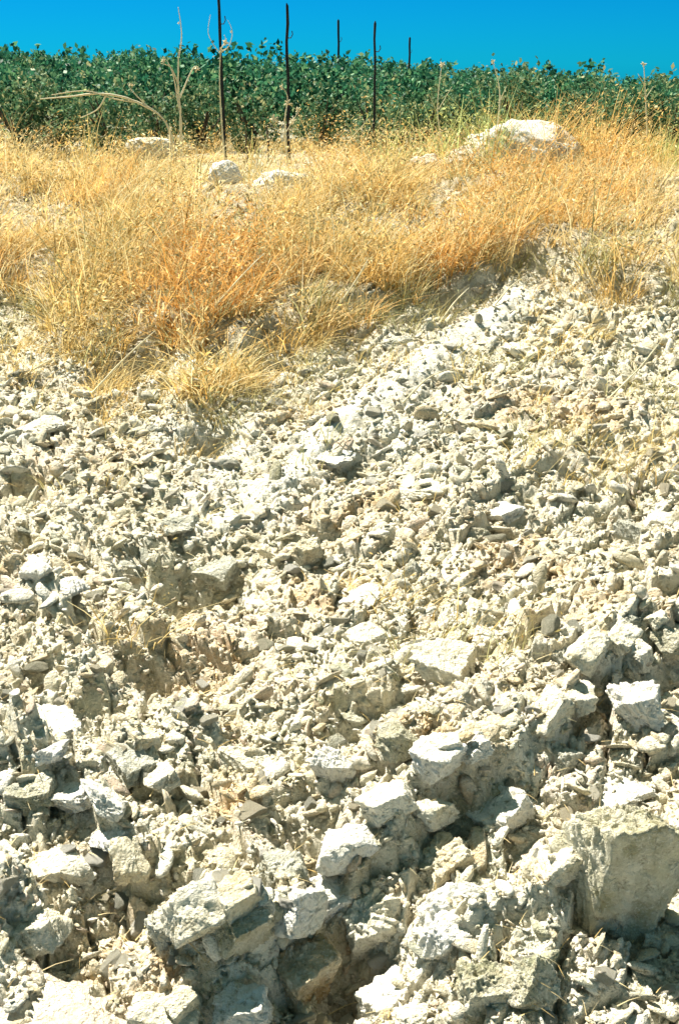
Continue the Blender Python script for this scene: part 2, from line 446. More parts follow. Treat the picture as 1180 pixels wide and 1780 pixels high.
def gravel(n, y0, y1, smin, smax, sub, power, smax_x=.60, dens=None):
    x, y = scatter_xy(n, y0, y1, smax_x)
    if dens is not None:
        k = rng.uniform(size=n) < dens(x, y); x, y = x[k], y[k]; n = len(x)
    z = gz(x, y)
    sz = (smin + (smax - smin) * rng.uniform(size=n) ** power) * np.clip(.38 + .165 * y, .55, 1.3)
    protos = [rock_shape(rng, sub, 9) for _ in range(24)]
    Vs = []; Fs = []; Ts = []; off = 0
    tn = pick(rng.uniform(size=n), [CREAM, WHITE, CREAM, TAN, WHITE, CREAM, PINK, GREY, WHITE, CREAM, OLIVE, CREAM, TAN, WHITE]) * rng.uniform(.82, 1.05, n)[:, None]
    wq = (sstep(.40, .65, fbm(x * 5, y * 5, 4, 13)) * rng.uniform(0, .5, n) * sstep(-.5, .4, x))[:, None]; tn = tn * (1 - wq) + np.array((.64, .52, .32)) * wq
    q = np.clip(ochre_at(x, y) * rng.uniform(.2, 1.1, n), 0, 1)[:, None]
    tn = tn * (1 - q) + np.array((.66, .44, .20)) * q
    pid = rng.integers(0, 24, n); RM = rot_mats(rng, n, .6, np.where(x < .12 - .18 * (y - 2.2), R(-58), R(50)))
    for p in range(24):
        k = np.where(pid == p)[0]
        if not len(k): continue
        v, f = protos[p]
        sc = sz[k][:, None] * np.stack([rng.uniform(1.0, 2.3, len(k)), rng.uniform(.6, 1.2, len(k)), rng.uniform(.25, .7, len(k))], 1)
        vv = v[None] * sc[:, None, :]
        vv = np.einsum('nij,nvj->nvi', RM[k], vv)
        vv += np.stack([x[k], y[k], z[k] + sz[k] * .18], 1)[:, None, :]
        ff = f[None] + (off + np.arange(len(k)) * len(v))[:, None, None]
        Vs.append(vv.reshape(-1, 3)); Fs.append(ff.reshape(-1, 3)); off += len(k) * len(v)
        Ts.append(np.repeat(tn[k], len(v), axis=0))
    return np.concatenate(Vs), np.concatenate(Fs), np.concatenate(Ts)
def below_edge(x, y): return (1 - .8 * np.exp(-(seg_dist(x, y, LEDGES[2][0])[0] / .09) ** 2)) * (1 - .85 * sstep(-.1, .2, y - edge_y(x)))
parts = [gravel(27000, 1.0, 7.0, .005, .011, 0, 1, dens=below_edge), gravel(47000, 1.0, 7.2, .006, .020, 0, 2.0, dens=below_edge), gravel(15500, 1.0, 7.2, .010, .040, 1, 3.2, dens=below_edge)]
off = 0; GV = []; GF = []; GT = []
for v, f, t in parts:
    GT.append(t); GV.append(v); GF.append(f + off); off += len(v)
link('gravel', mesh_from('gravel', np.concatenate(GV), np.concatenate(GF), M_PEB, np.concatenate(GT)),
     'loose gravel and small chips of cream limestone covering the slope', 'gravel', kind='stuff')
del GV, GF, parts

# individual stones --------------------------------------------------
def big_rock(name, px, py, wpx, hpx, mat, label, cat='rock', rot=0, tilt=0, blocky=.0, flat=.7, seed=0, planes=11, sink=.25, deep=1.0, group=None, roll=0, faces=None):
    p = on_ground(px, py + hpx * .25)
    dist = (p - Vector((0, 0, CAMZ))).length
    w = wpx / FPX * dist; h = hpx / FPX * dist
    rg = np.random.default_rng(1000 + seed)
    v, f = rock_shape(rg, 5, planes, blocky, .115, over=.12, faces=faces)
    ext = v.max(0) - v.min(0); v = (v - (v.max(0) + v.min(0)) / 2) / ext
    v = v * np.array([w, w * deep * .8, h * flat * 1.35])
    me = mesh_from(name, v, f, M_ROCK[mat])
    o = link(name, me, label, cat, group, loc=(p.x, p.y, p.z + h * flat * 1.35 * (.5 - sink)))
    o.rotation_euler = (R(tilt), R(roll), R(rot))
    return o
seed = 0
BIG = [
 # px, py, w, h, mat, rot, tilt, blocky, flat, label
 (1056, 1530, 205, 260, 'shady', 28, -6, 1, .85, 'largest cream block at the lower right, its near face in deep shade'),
 (845, 1725, 160, 180, 'olive', 15, 0, 1, .85, 'olive grey block at the bottom edge with a pale left rim'),
 (925, 1700, 130, 120, 'olive', 40, 0, 0, .8, 'rounded olive tan stone touching the right side of the olive block'),
 (520, 1680, 170, 150, 'brown', 32, 0, 1, .8, 'rusty brown block at the lower end of the bedrock ledge'),
 (645, 1590, 150, 130, 'cream', 35, 5, 1, .8, 'squarish cream block on the ledge with a white right corner'),
 (765, 1500, 140, 120, 'tan', 35, 0, 1, .75, 'tan slabby block in the ledge under the bright white one'),
 (870, 1405, 150, 120, 'white', 38, 0, 1, .7, 'bright white angular block in the middle of the ledge'),
 (985, 1310, 80, 70, 'grey', 20, 0, 0, .7, 'small grey rounded stone wedged behind the white ledge block'),
 (1105, 1215, 130, 110, 'white', -25, 8, 1, .7, 'white wedge shaped rock near the right edge above a dark gap'),
 (130, 1765, 320, 120, 'pink', 5, 0, 0, .55, 'broad smooth pinkish boulder cut by the bottom left corner'),
 (700, 1268, 150, 90, 'olive', 10, 0, 0, .6, 'flat olive stone with a pale rim at the middle of the slope'),
 (582, 1325, 100, 80, 'white', -30, 10, 1, .7, 'small brilliant white stone below left of the flat olive one'),
 (770, 1150, 190, 100, 'cream', 12, 6, 0, .6, 'wide pale hump of rock in the middle of the right half'),
 (820, 1292, 90, 70, 'white', 20, 0, 1, .6, 'white chip of rock right of the flat olive stone'),
 (720, 985, 70, 60, 'grey', 0, 0, 0, .8, 'round grey cobble in the centre right of the slope'),
 (530, 953, 100, 80, 'tan', 20, 0, 0, .75, 'rounded brownish stone in a pale hollow near the centre'),
 (1100, 920, 100, 70, 'grey', -35, 0, 0, .7, 'dark grey stone near the right edge with a white slab beside it'),
 (1150, 900, 90, 50, 'white', -35, 5, 1, .5, 'slanting white slab beside the dark grey stone at right'),
 (868, 885, 110, 50, 'white', -35, 8, 1, .5, 'narrow bright white slab slanting down right above the cobbles'),
 (1090, 1078, 60, 45, 'grey', 0, 0, 0, .8, 'small dark grey oval cobble set in orange soil at right'),
 (978, 1140, 50, 45, 'grey', 0, 0, 0, .8, 'small dark grey pebble left of the oval cobble'),
 (1160, 1110, 100, 80, 'olive', -20, 0, 0, .7, 'olive boulder half buried at the right edge'),
 (320, 905, 110, 60, 'grey', 15, 0, 0, .6, 'grey lichened stone on the left half below the grass tongue'),
 (380, 985, 110, 80, 'grey', -35, 10, 1, .6, 'tilted blue grey slab above the darkest hollow'),
 (110, 1010, 110, 60, 'white', -38, 8, 1, .5, 'pale bluish slab on the far left beside a reddish patch'),
 (830, 930, 70, 55, 'olive', 0, 0, 0, .7, 'mottled olive cobble under the narrow white slab'),
 (225, 1310, 130, 60, 'grey', -42, 0, 1, .5, 'long grey slab slanting down over a dark crack on the left'),
 (90, 1250, 140, 70, 'white', -35, 6, 1, .5, 'washed out white slab near the left edge'),
 (60, 1370, 120, 80, 'olive', -20, 0, 0, .7, 'olive grey boulder at the left edge below the white slab'),
 (200, 1450, 110, 60, 'white', -40, 8, 1, .6, 'pointed white slab on the left pointing down right'),
 (300, 1600, 120, 90, 'grey', 25, 0, 1, .7, 'grey shaded block left of the brown ledge block'),
 (500, 1500, 130, 90, 'grey', 20, 4, 1, .7, 'teal grey block in shade above the ledge'),
 (420, 1600, 130, 100, 'olive', 38, 5, 1, .7, 'olive wedge of bedrock running up from the brown block'),
 (60, 1600, 150, 100, 'cream', -25, 0, 0, .6, 'lumpy cream boulder at the lower left edge'),
 (110, 1490, 150, 100, 'cream', 10, 0, 0, .6, 'crumbly cream hump above the lumpy boulder at left'),
 (1090, 1700, 120, 80, 'cream', 20, 0, 0, .6, 'low cream stone under the largest block at lower right'),
 (420, 1740, 130, 80, 'white', 10, 0, 1, .6, 'white broken stone at the bottom edge left of the brown block'),
 (720, 1760, 120, 80, 'cream', 30, 0, 1, .6, 'cream stone at the bottom edge left of the olive block'),
 (430, 1310, 140, 80, 'cream', -10, 0, 0, .5, 'pale weathered hump left of the brilliant white stone'),
 (930, 1490, 120, 60, 'pink', 32, 0, 1, .4, 'flat pinkish slab between the ledge and the largest block'),
 (1060, 1370, 160, 60, 'white', 25, 0, 1, .4, 'flat white slab above the largest block'),
 (640, 1100, 120, 60, 'cream', 25, 4, 1, .5, 'tilted cream slab above left of the wide pale hump'),
 (620, 1030, 130, 60, 'white', -20, 6, 1, .45, 'pale flat slab in the centre sloping right'),
 (585, 785, 120, 40, 'white', 40, 4, 1, .35, 'bluish white slab on the straight ridge in the upper middle'),
 (730, 845, 120, 45, 'cream', 30, 4, 1, .4, 'low cream slab right of the bluish white one'),
 (250, 745, 90, 40, 'grey', 20, 0, 0, .5, 'grey stone under the hanging grass tongue at left'),
 (690, 590, 90, 40, 'grey', 30, 0, 0, .5, 'grey stone at the foot of the bank in the middle'),
 (905, 600, 110, 40, 'cream', 10, 0, 0, .5, 'low cream stone just below the bank at right'),
 (80, 730, 110, 50, 'cream', -20, 0, 0, .5, 'cream stone below the grey weeds on the left'),
]
MAIN_FACES = [(.30, -.95, -.20, .44), (.74, -.60, -.22, .54), (-.93, -.36, .12, .50), (-.12, .15, 1, .50), (.35, .3, .9, .56), (-.2, .9, .3, .6), (.9, .35, .2, .62), (0, 0, -1, .66)]
for i, (px, py, w, h, m, rot, tl, bl, fl, lab) in enumerate(BIG):
    if i == 0:
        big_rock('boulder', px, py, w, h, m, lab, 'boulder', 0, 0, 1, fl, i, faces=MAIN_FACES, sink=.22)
        continue
    if i not in (9, 27): w *= .74; h *= .78
    big_rock('boulder' if w >= 110 else 'rock', px, py, w, h, m, lab, 'boulder' if w >= 110 else 'rock', rot, tl, bl, fl, i, roll=random.uniform(-16, 16), sink=random.uniform(.36, .5))

# clods lined up along the ledges
for li, cnt, grp in ((0, 26, 'pale clods in a row along the long diagonal ledge'), (1, 9, 'pale clods along the short ledge at the lower right'), (6, 10, 'slanting slabs along the broken steps on the left'), (7, 9, 'slanting slabs along the broken steps on the left')):
    P = LEDGES[li][0]
    for k in range(cnt):
        t = (k + random.uniform(.2, .8)) / cnt * (len(P) - 1.001); a = int(t); q = P[a] + (P[a + 1] - P[a]) * (t - a)
        z_ = float(gz([q[0]], [q[1] + .02])[0]); hx, hy = project(q[0], q[1], z_)
        if not (-60 < hx < 1240 and 850 < hy < 1800): continue
        seed += 1; rg = np.random.default_rng(4000 + seed)
        v, f = rock_shape(rg, 4, 10, 1.0, .10, over=.15)
        d_ = P[a + 1] - P[a]; ang = math.atan2(d_[1], d_[0])
        sz = random.uniform(.035, .075) * (1.0 if li < 2 else .8)
        v = v * np.array([sz * 1.25, sz * .85, sz * (.8 if li < 2 else .5)])
        o = link('clod' if li < 2 else 'flat_stone', mesh_from('clod', v, f, M_ROCK[random.choice(['cream', 'cream', 'white', 'tan'])]),
                 {0: 'pale angular clod set in the long diagonal ledge across the lower right half', 1: 'pale clod set in the short ledge near the lower right corner'}.get(li, 'thin pale slab tilted in the broken steps of the lower left'),
                 'clod' if li < 2 else 'flat stone', grp, loc=(q[0] + random.gauss(0, .02), q[1] + random.gauss(0, .02), z_ - sz * .12))
        o.rotation_euler = (random.gauss(0, .25), random.gauss(0, .25), ang + random.gauss(0, .3))

# smaller loose stones: individuals sharing prototype meshes
protos = {}
mats = ['cream', 'white', 'cream', 'tan', 'white', 'grey', 'olive', 'pink', 'cream', 'white']
for k in range(20):
    rg = np.random.default_rng(300 + k)
    v, f = rock_shape(rg, 3, 10, float(k % 2), .04)
    v = v * np.array([1, rg.uniform(.6, .9), rg.uniform(.4, .7)])
    protos[k] = mesh_from('stone', v, f, M_ROCK[mats[k % 10]])
xs, ys_ = scatter_xy(270, 1.35, 5.0, .33)
ok = ys_ < edge_y(xs) + .05
xs, ys_ = xs[ok], ys_[ok]; zs = gz(xs, ys_)
LAB = {'cream': 'fist sized cream stone lying loose on the rubble slope', 'white': 'fist sized white stone lying loose on the rubble slope',
       'tan': 'fist sized tan stone lying loose on the rubble slope', 'grey': 'fist sized grey stone lying loose on the rubble slope',
       'olive': 'fist sized olive stone lying loose on the rubble slope', 'pink': 'fist sized pinkish stone lying loose on the rubble slope'}
for i in range(len(xs)):
    k = random.randrange(20); m = mats[k % 10]
    sz = random.uniform(.016, .04) * (.75 + .12 * ys_[i])
    o = link('stone', protos[k], LAB[m], 'stone', 'loose %s stones on the rubble slope' % m, loc=(xs[i], ys_[i], zs[i] + sz * .12))
    o.rotation_euler = (random.gauss(0, .35), random.gauss(0, .35), random.uniform(0, 6.3)); o.scale = (sz,) * 3

# ---------------------------------------------------------------- grasses
def blades(x, y, z, hgt, wid, az, lean, curl, segs=3, tone=None):
    """curved tapering ribbons, each an island; az = lean direction, lean = horizontal reach / height"""
    n = len(x)
    t = np.linspace(0, 1, segs + 1)
    reach = lean * hgt
    hor = reach[:, None] * (t[None] ** (1 + curl[:, None]))
    up = hgt[:, None] * t[None] * (1 - .25 * lean[:, None] * t[None])
    cx = x[:, None] + np.cos(az)[:, None] * hor; cy = y[:, None] + np.sin(az)[:, None] * hor; cz = z[:, None] + up
    fa = rng.uniform(0, np.pi, n)                                     # facing of the ribbon
    wx = np.cos(fa)[:, None] * wid[:, None] * (1 - .8 * t[None]) * .5; wy = np.sin(fa)[:, None] * wid[:, None] * (1 - .8 * t[None]) * .5
    V = np.stack([np.stack([cx - wx, cy - wy, cz], 2), np.stack([cx + wx, cy + wy, cz], 2)], 2).reshape(n, -1, 3)
    base = (np.arange(n) * 2 * (segs + 1))[:, None, None]
    q = np.array([[2 * i, 2 * i + 1, 2 * i + 3, 2 * i + 2] for i in range(segs)])
    Fq = (base + q[None]).reshape(-1, 4)
    T = None if tone is None else np.repeat(tone, 2 * (segs + 1), axis=0)
    return V.reshape(-1, 3), Fq, T
def clump_field(n_cl, per, y0, y1, keep, rad, hgt, wid, tonef, lean=(.1, .9), segs=3, smax=.50):
    x, y = scatter_xy(n_cl, y0, y1, smax)
    z = gz(x, y)
    px, py = project(x, y, z)
    k = keep(x, y, px, py); x, y, z, px, py = x[k], y[k], z[k], px[k], py[k]
    n = len(x)
    h = rng.uniform(hgt[0], hgt[1], n) * (1 - .45 * sstep(8, 9.3, y)) * (.7 + .6 * fbm(x * 1.7, y * 1.7, 2, 31))
    tn = tonef(x, y, px, py)
    i = np.repeat(np.arange(n), per); m = len(i)
    a = rng.uniform(0, 2 * np.pi, m); r = rad * np.sqrt(rng.uniform(size=m))
    bx = x[i] + np.cos(a) * r; by = y[i] + np.sin(a) * r
    az = a + rng.normal(0, .7, m)
    wind = rng.uniform(size=m) < .35; az = np.where(wind, R(35) + rng.normal(0, .5, m), az)
    return blades(bx, by, z[i] - .01, h[i] * rng.uniform(.45, 1.15, m), wid * rng.uniform(.7, 1.4, m), az, rng.uniform(lean[0], lean[1], m), rng.uniform(.2, 1.2, m), segs, tn[i] * rng.uniform(.8, 1.1, m)[:, None])
def flecks(n_cl, per, y0, y1, keep, rad, h, size, tonef, smax=.42):
    """small curled bracts and seed husks held among the stems"""
    x, y = scatter_xy(n_cl, y0, y1, smax); z = gz(x, y); px, py = project(x, y, z)
    k = keep(x, y, px, py); x, y, z, px, py = x[k], y[k], z[k], px[k], py[k]
    tn = tonef(x, y, px, py); hh = h * (.4 + 1.0 * fbm(x * 2.3, y * 2.3, 2, 33))
    i = np.repeat(np.arange(len(x)), per); m = len(i)
    a = rng.uniform(0, 6.283, m); r = rad * np.sqrt(rng.uniform(size=m))
    p = np.stack([x[i] + np.cos(a) * r, y[i] + np.sin(a) * r, z[i] + hh[i] * rng.uniform(.1, 1.1, m)], 1)
    A = rng.normal(size=(m, 3)); A /= np.linalg.norm(A, axis=1)[:, None]
    B = np.cross(A, rng.normal(size=(m, 3))); B /= np.linalg.norm(B, axis=1)[:, None]
    s = size * rng.uniform(.5, 1.6, m)[:, None]
    V = np.stack([p - A * s * 1.4, p + B * s * .4, p + A * s * 1.4, p - B * s * .4], 1).reshape(-1, 3)
    return V, np.arange(m * 4).reshape(m, 4), np.repeat(tn[i] * rng.uniform(.7, 1.15, m)[:, None], 4, axis=0)
GOLD = np.array((1.0, .86, .58)); ORANGE = np.array((1.0, .70, .38)); PALE = np.array((.95, .95, .85)); DULL = np.array((.55, .62, .50))
def tone_gold(x, y, px, py):
    a = fbm(x * 1.5, y * 1.5, 3, 21); b = fbm(x * 2.2, y * 2.2, 3, 22)
    w1 = sstep(.48, .62, a)[:, None]; w2 = sstep(.52, .68, b)[:, None]
    ri = sstep(700, 850, px)[:, None] * .6 * sstep(600, 300, py)[:, None]
    c = GOLD * (1 - w1) + ORANGE * w1
    c = c * (1 - ri) + ORANGE * ri
    c = c * (1 - .6 * w2) + PALE * .6 * w2
    q = rng.uniform(size=len(x))[:, None]
    c = np.where(q < .16, DULL * .9, np.where(q > .72, PALE, c))
    rr = sstep(1100, 1150, px)[:, None] * .8
    return c * (1 - rr) + PALE * rr
ELX = np.array([-400, 0, 80, 150, 200, 240, 300, 350, 430, 520, 620, 720, 820, 900, 980, 1060, 1180, 1500])
ELY = np.array([510, 510, 560, 650, 690, 620, 640, 730, 670, 610, 565, 520, 480, 440, 500, 520, 500, 500])
def keep_gold(x, y, px, py):
    lim = np.interp(px, ELX, ELY) + 40 * (fbm(x * 5, y * 5, 2, 35) - .5)
    g = fbm(x * 3.1, y * 3.1, 2, 36)
    return (py < lim) & (rng.uniform(size=len(x)) < (.16 + 1.2 * sstep(.38, .54, g)) * (1 - .75 * sstep(1075, 1150, px) * sstep(250, 300, py))) & (((px - 235) / 55) ** 2 + ((py - 640) / 32) ** 2 > 1) & ~((px > 350) & (px < 560) & (py > 285) & (py < 345) & (rng.uniform(size=len(x)) < .8))
def pack(name, sets, mat, label, cat):
    off = 0; V = []; F_ = []; T = []
    for v, f, t in sets:
        V.append(v); F_.append(f + off); off += len(v)
        if t is not None: T.append(t)
    return link(name, mesh_from(name, np.concatenate(V), np.concatenate(F_), mat, np.concatenate(T) if T else None), label, cat, kind='stuff')
gs = [clump_field(8200, 24, 4.2, 11.4, keep_gold, .09, (.09, .25), .0068, tone_gold, (.2, 1.9)),
      clump_field(1100, 9, 5.0, 9.2, keep_gold, .07, (.26, .46), .0065, tone_gold, (.1, 1.2), 4),
      flecks(5600, 22, 4.2, 11.4, keep_gold, .11, .26, .0085, tone_gold)]
pack('dry_grass', gs, M_GRASS, 'golden and orange dry grass thickly covering the top of the bank', 'grass')
# grey and sparse dry weeds below and around
def keep_weed(x, y, px, py):
    lim = np.interp(px, ELX, ELY)
    band = np.exp(-np.clip(py - lim, 0, 999) / 55)
    lf = ((px < 180) & (py < 680) & (py > 450)) * .6
    rt = ((px > 880) & (py < 860) & (py > 450)) * .2
    mid = .0 + .05 * (py < 1150) * sstep(.6, .7, fbm(x * 2, y * 2, 2, 38)) * (py < 1300)
    return (py > lim - 30) & (rng.uniform(size=len(x)) < np.maximum.reduce([band * .8, lf, rt, mid]))
def tone_weed(x, y, px, py):
    a = fbm(x * 3, y * 3, 2, 23)[:, None]; w = sstep(.35, .65, a)
    return DULL * (1 - w) + np.array((.95, .85, .6)) * w
def tone_str(x, y, px, py): return np.tile(np.array((1., .95, .8)), (len(x), 1))
ws = [clump_field(9000, 16, 1.6, 7.2, keep_weed, .07, (.05, .17), .0038, tone_weed, (.4, 1.8)), flecks(8000, 10, 1.6, 7.2, keep_weed, .08, .10, .005, tone_weed)]
pack('dry_weeds', ws, M_GRASS, 'short grey and straw coloured weeds sprouting among the stones', 'weeds')
# straw lying on the ground
n = 1500
x, y = scatter_xy(n, 1.3, 6, .38); z = gz(x, y) + .018
az = np.where(rng.uniform(size=n) < .6, R(55), R(-50)) + rng.normal(0, .4, n)
L = rng.uniform(.03, .10, n) * (.5 + .16 * y)
sv = blades(x, y, z, L * .25, rng.uniform(.0012, .0026, n), az, rng.uniform(3.2, 4.2, n), rng.uniform(0, .05, n), 2, tone_str(x, y, 0, 0))
pack('straw', [sv], M_GRASS, 'loose broken straw lying across the stones', 'straw')

# ---------------------------------------------------------------- stalks and stakes
def tube(pts, rad, sides=6):
    pts = [Vector(p) for p in pts]; V = []; F_ = []
    for i, p in enumerate(pts):
        d = (pts[min(i + 1, len(pts) - 1)] - pts[max(i - 1, 0)]).normalized()
        a = d.cross(Vector((.3, 1, .2))).normalized(); b = d.cross(a)
        for k in range(sides):
            t = 2 * math.pi * k / sides; V.append(p + (a * math.cos(t) + b * math.sin(t)) * rad[i])
    for i in range(len(pts) - 1):
        for k in range(sides):
            F_.append((i * sides + k, i * sides + (k + 1) % sides, (i + 1) * sides + (k + 1) % sides, (i + 1) * sides + k))
    return [tuple(v) for v in V], F_
def pt(px, py, dist):
    d = ray(px, py); t = dist / d.y; return Vector((d.x * t, dist, CAMZ + d.z * t))
def smooth_path(pts, n=6):
    out = []
    P = [pts[0]] + pts + [pts[-1]]
    for i in range(1, len(P) - 2):
        for k in range(n):
            t = k / n; a, b, c, d = P[i - 1], P[i], P[i + 1], P[i + 2]
            out.append(.5 * ((2 * b) + (c - a) * t + (2 * a - 5 * b + 4 * c - d) * t * t + (3 * b - a - 3 * c + d) * t ** 3))
    out.append(pts[-1]); return out
def stalk(pixpts, dist, r0, label, branches=(), heads=(), cat='dry stalk', name='dry_stalk', ddist=0):
    n_ = len(pixpts)
    pts = smooth_path([pt(a, b, dist + ddist * i / max(1, n_ - 1)) for i, (a, b) in enumerate(pixpts)])
    V, F_ = tube(pts, [r0 * (1 - .65 * i / (len(pts) - 1)) * random.uniform(.75, 1.25) for i in range(len(pts))])
    for br in branches:
        bp = smooth_path([pt(a, b, dist) for a, b in br])
        v, f = tube(bp, [r0 * .55 * (1 - .6 * i / (len(bp) - 1)) for i in range(len(bp))])
        F_ += [tuple(q + len(V) for q in ff) for ff in f]; V += v
    for hx, hy, hr in heads:                                      # ragged seed heads
        c = pt(hx, hy, dist)
        for k in range(14):
            d = Vector((random.gauss(0, 1), random.gauss(0, 1), random.gauss(.3, 1))).normalized()
            v, f = tube([c, c + d * hr * random.uniform(.5, 1)], [hr * .18, hr * .05], 4)
            F_ += [tuple(q + len(V) for q in ff) for ff in f]; V += v
    origin = Vector(V[0]); me = mesh_from(name, np.array([Vector(v) - origin for v in V]), np.array(F_), M_STALK)
    return link(name, me, label, cat, loc=origin)
stalk([(305, 290), (290, 215), (240, 178), (180, 163), (120, 168), (70, 172)], 8.6, .011, 'long pale dead stalk arching over to the left at the top of the bank',
      branches=[[(240, 178), (200, 172), (150, 158), (90, 165)], [(185, 165), (170, 190), (140, 205)], [(262, 190), (232, 160), (222, 145)]], heads=[(228, 148, .03)])
stalk([(316, 290), (314, 200), (310, 150), (311, 90)], 8.7, .012, 'upright pale forked stalk left of the tallest dark stake',
      branches=[[(312, 190), (300, 125), (285, 98)], [(311, 150), (298, 118), (280, 110)], [(313, 170), (335, 120), (345, 118)], [(311, 100), (316, 60), (310, 12)]], heads=[(342, 120, .03), (285, 105, .03), (311, 40, .015)])
stalk([(393, 300), (386, 220), (382, 140), (384, 85)], 8.9, .008, 'pale dry stem hugging the right side of the tallest dark stake',
      branches=[[(384, 90), (398, 80), (404, 55), (396, 35)], [(384, 95), (370, 75), (362, 55), (366, 25)], [(384, 85), (392, 70), (390, 60)]], heads=[(393, 74, .035), (384, 88, .025), (402, 55, .014)])
stalk([(500, 290), (495, 215), (500, 170), (490, 150)], 8.8, .006, 'leafy yellow weed stem in front of the second dark stake',
      branches=[[(497, 230), (515, 200), (518, 190)], [(497, 240), (478, 215), (475, 205)]], heads=[(500, 180, .045), (518, 192, .04), (476, 207, .04), (490, 152, .03), (508, 212, .04)], name='weed_stem', cat='weed')
stalk([(1125, 250), (1122, 180), (1118, 110)], 9, .008, 'upright pale stem near the right edge rising above the weeds', branches=[[(1122, 170), (1135, 150)], [(1120, 150), (1108, 128)]], heads=[(1118, 112, .03)])
stalk([(862, 240), (868, 160), (855, 105)], 9, .006, 'thin pale stem behind the white mound reaching the sky', heads=[(856, 108, .025)], branches=[[(866, 180), (880, 150)]])
stalk([(770, 260), (760, 190), (768, 110)], 9, .006, 'thin yellow stem left of the white mound', heads=[(768, 112, .03)], branches=[[(762, 200), (745, 165)], [(762, 190), (785, 150)]])
for a, lab in (([(325, 660), (372, 620), (418, 585)], 'straight cream stem leaning right across the grass tongue'),
               ([(155, 690), (215, 625), (270, 575)], 'long stem leaning over the dark hollow at left'),
               ([(40, 655), (90, 625), (150, 608)], 'low pale stem across the grey weeds at left'),
               ([(765, 560), (790, 525), (815, 500)], 'short white stem sticking up at the foot of the bank'),
               ([(860, 530), (885, 500), (915, 478)], 'curved white stem beside the white patch on the bank'),
               ([(955, 470), (975, 445), (995, 425)], 'thick pale stem pointing up right near the bank top at right'),
               ([(560, 570), (610, 500), (640, 450)], 'thin golden stem leaning right in the middle of the grass'),
               ([(350, 560), (420, 480), (460, 440)], 'golden stem leaning right over the orange grass'),
               ([(700, 700), (740, 660), (780, 640)], 'white stem lying along the straight ridge'),
               ([(1060, 690), (1110, 640), (1150, 590)], 'thin pale stem slanting up at the right edge of the slope')):
    p = on_ground(*a[0]); 
    stalk(a, p.y - .02, .0045, lab, ddist=.12)

ROWX = [380, 498, 588, 652, 712]; ROWD = [9.3, 9.45, 16.1, 9.6, 23]; TOPY = [-22, 10, 36, 41, 66]
SLAB = ['tallest dark thin stake, running out of the top of the frame', 'second tallest dark stake, behind the leafy yellow weed', 'third dark stake from the left, thin and short', 'fourth dark stake from the left, just right of a thin one', 'shortest dark stake, farthest right in the row']
for px, d, ty, lab in zip(ROWX, ROWD, TOPY, SLAB):
    top = pt(px, ty, d); g = float(gz([top.x], [d])[0])
    H = top.z - g + .12
    r = .0125 * (1 + .045 * (d - 9.5)) * (.8 if px == 652 else 1) 
    pts = [Vector((random.gauss(0, .004), random.gauss(0, .004), H * k / 10)) for k in range(11)] + [Vector((0, 0, H + .02))]
    V, F_ = tube(pts, [r * random.uniform(.9, 1.1) for _ in range(11)] + [.003], 8)
    st = bpy.data.objects.new('vine_stake', None); COL.objects.link(st); st.location = (top.x, d, g - .12)
    st['label'] = lab; st['category'] = 'stake'; st['group'] = 'dark stakes standing in the vineyard'
    link('pole', mesh_from('pole', np.array(V), np.array(F_), M_WOOD), parent=st)
    hk, hf_ = tube([Vector((0, 0, H * .82)), Vector((.03, 0, H * .82)), Vector((.045, 0, H * .84)), Vector((.04, 0, H * .86))], [.004] * 4, 5)
    link('wire_hook', mesh_from('wire_hook', np.array(hk), np.array(hf_), M_WOOD), parent=st)

# thin stakes low in the grass between the tall ones
for px, ty, d, lab in ((305, 235, 9.2, 'short dark stick standing in the grass left of the tallest stake'), (428, 225, 9.3, 'short dark stick in the grass between the two tallest stakes'), (465, 215, 9.4, 'short dark stick just left of the second tallest stake')):
    top = pt(px, ty, d); g = float(gz([top.x], [d])[0]); H = max(.2, top.z - g + .05)
    V, F_ = tube([Vector((random.gauss(0, .004), 0, H * k / 5)) for k in range(6)], [.008] * 5 + [.003], 6)
    link('stick', mesh_from('stick', np.array(V), np.array(F_), M_BARK), lab, 'stick', loc=(top.x, d, g - .05))

# ---------------------------------------------------------------- vines and bushes
def crown(rg, rx, ry, rz, n, leaf, z0):
    lob = rg.normal(size=(9, 3)) * np.array([.45, .45, .35]); lr = rg.uniform(.35, .6, 9)
    i = rg.integers(0, 9, n); d = rg.normal(size=(n, 3)); d /= np.linalg.norm(d, axis=1)[:, None]
    p = lob[i] + d * (lr[i] * rg.uniform(.4, 1.05, n) ** .6)[:, None]
    sh = rg.uniform(size=n) < .06; p[sh] *= 1.25
    p = p * np.array([rx, ry, rz]) + np.array([0, 0, z0])
    ns_ = n // 12; w = rg.integers(0, 10, ns_); sa = rg.uniform(0, 6.28, 10); t = rg.uniform(.5, 1.35, ns_)
    p[:ns_] = np.stack([np.cos(sa[w]) * rx * .55 * t, np.sin(sa[w]) * ry * .55 * t, z0 + rz * t * .95], 1) + rg.normal(0, .025, (ns_, 3))
    a = rg.normal(size=(n, 3)); a /= np.linalg.norm(a, axis=1)[:, None]
    b = np.cross(a, rg.normal(size=(n, 3))); b /= np.linalg.norm(b, axis=1)[:, None]
    s = leaf * rg.uniform(.6, 1.3, n)[:, None]
    V = np.stack([p - a * s, p + b * s * .55, p + a * s, p - b * s * .55], 1).reshape(-1, 3)
    V[:, 2] = np.maximum(V[:, 2], .02)
    return V, np.arange(n * 4).reshape(n, 4)
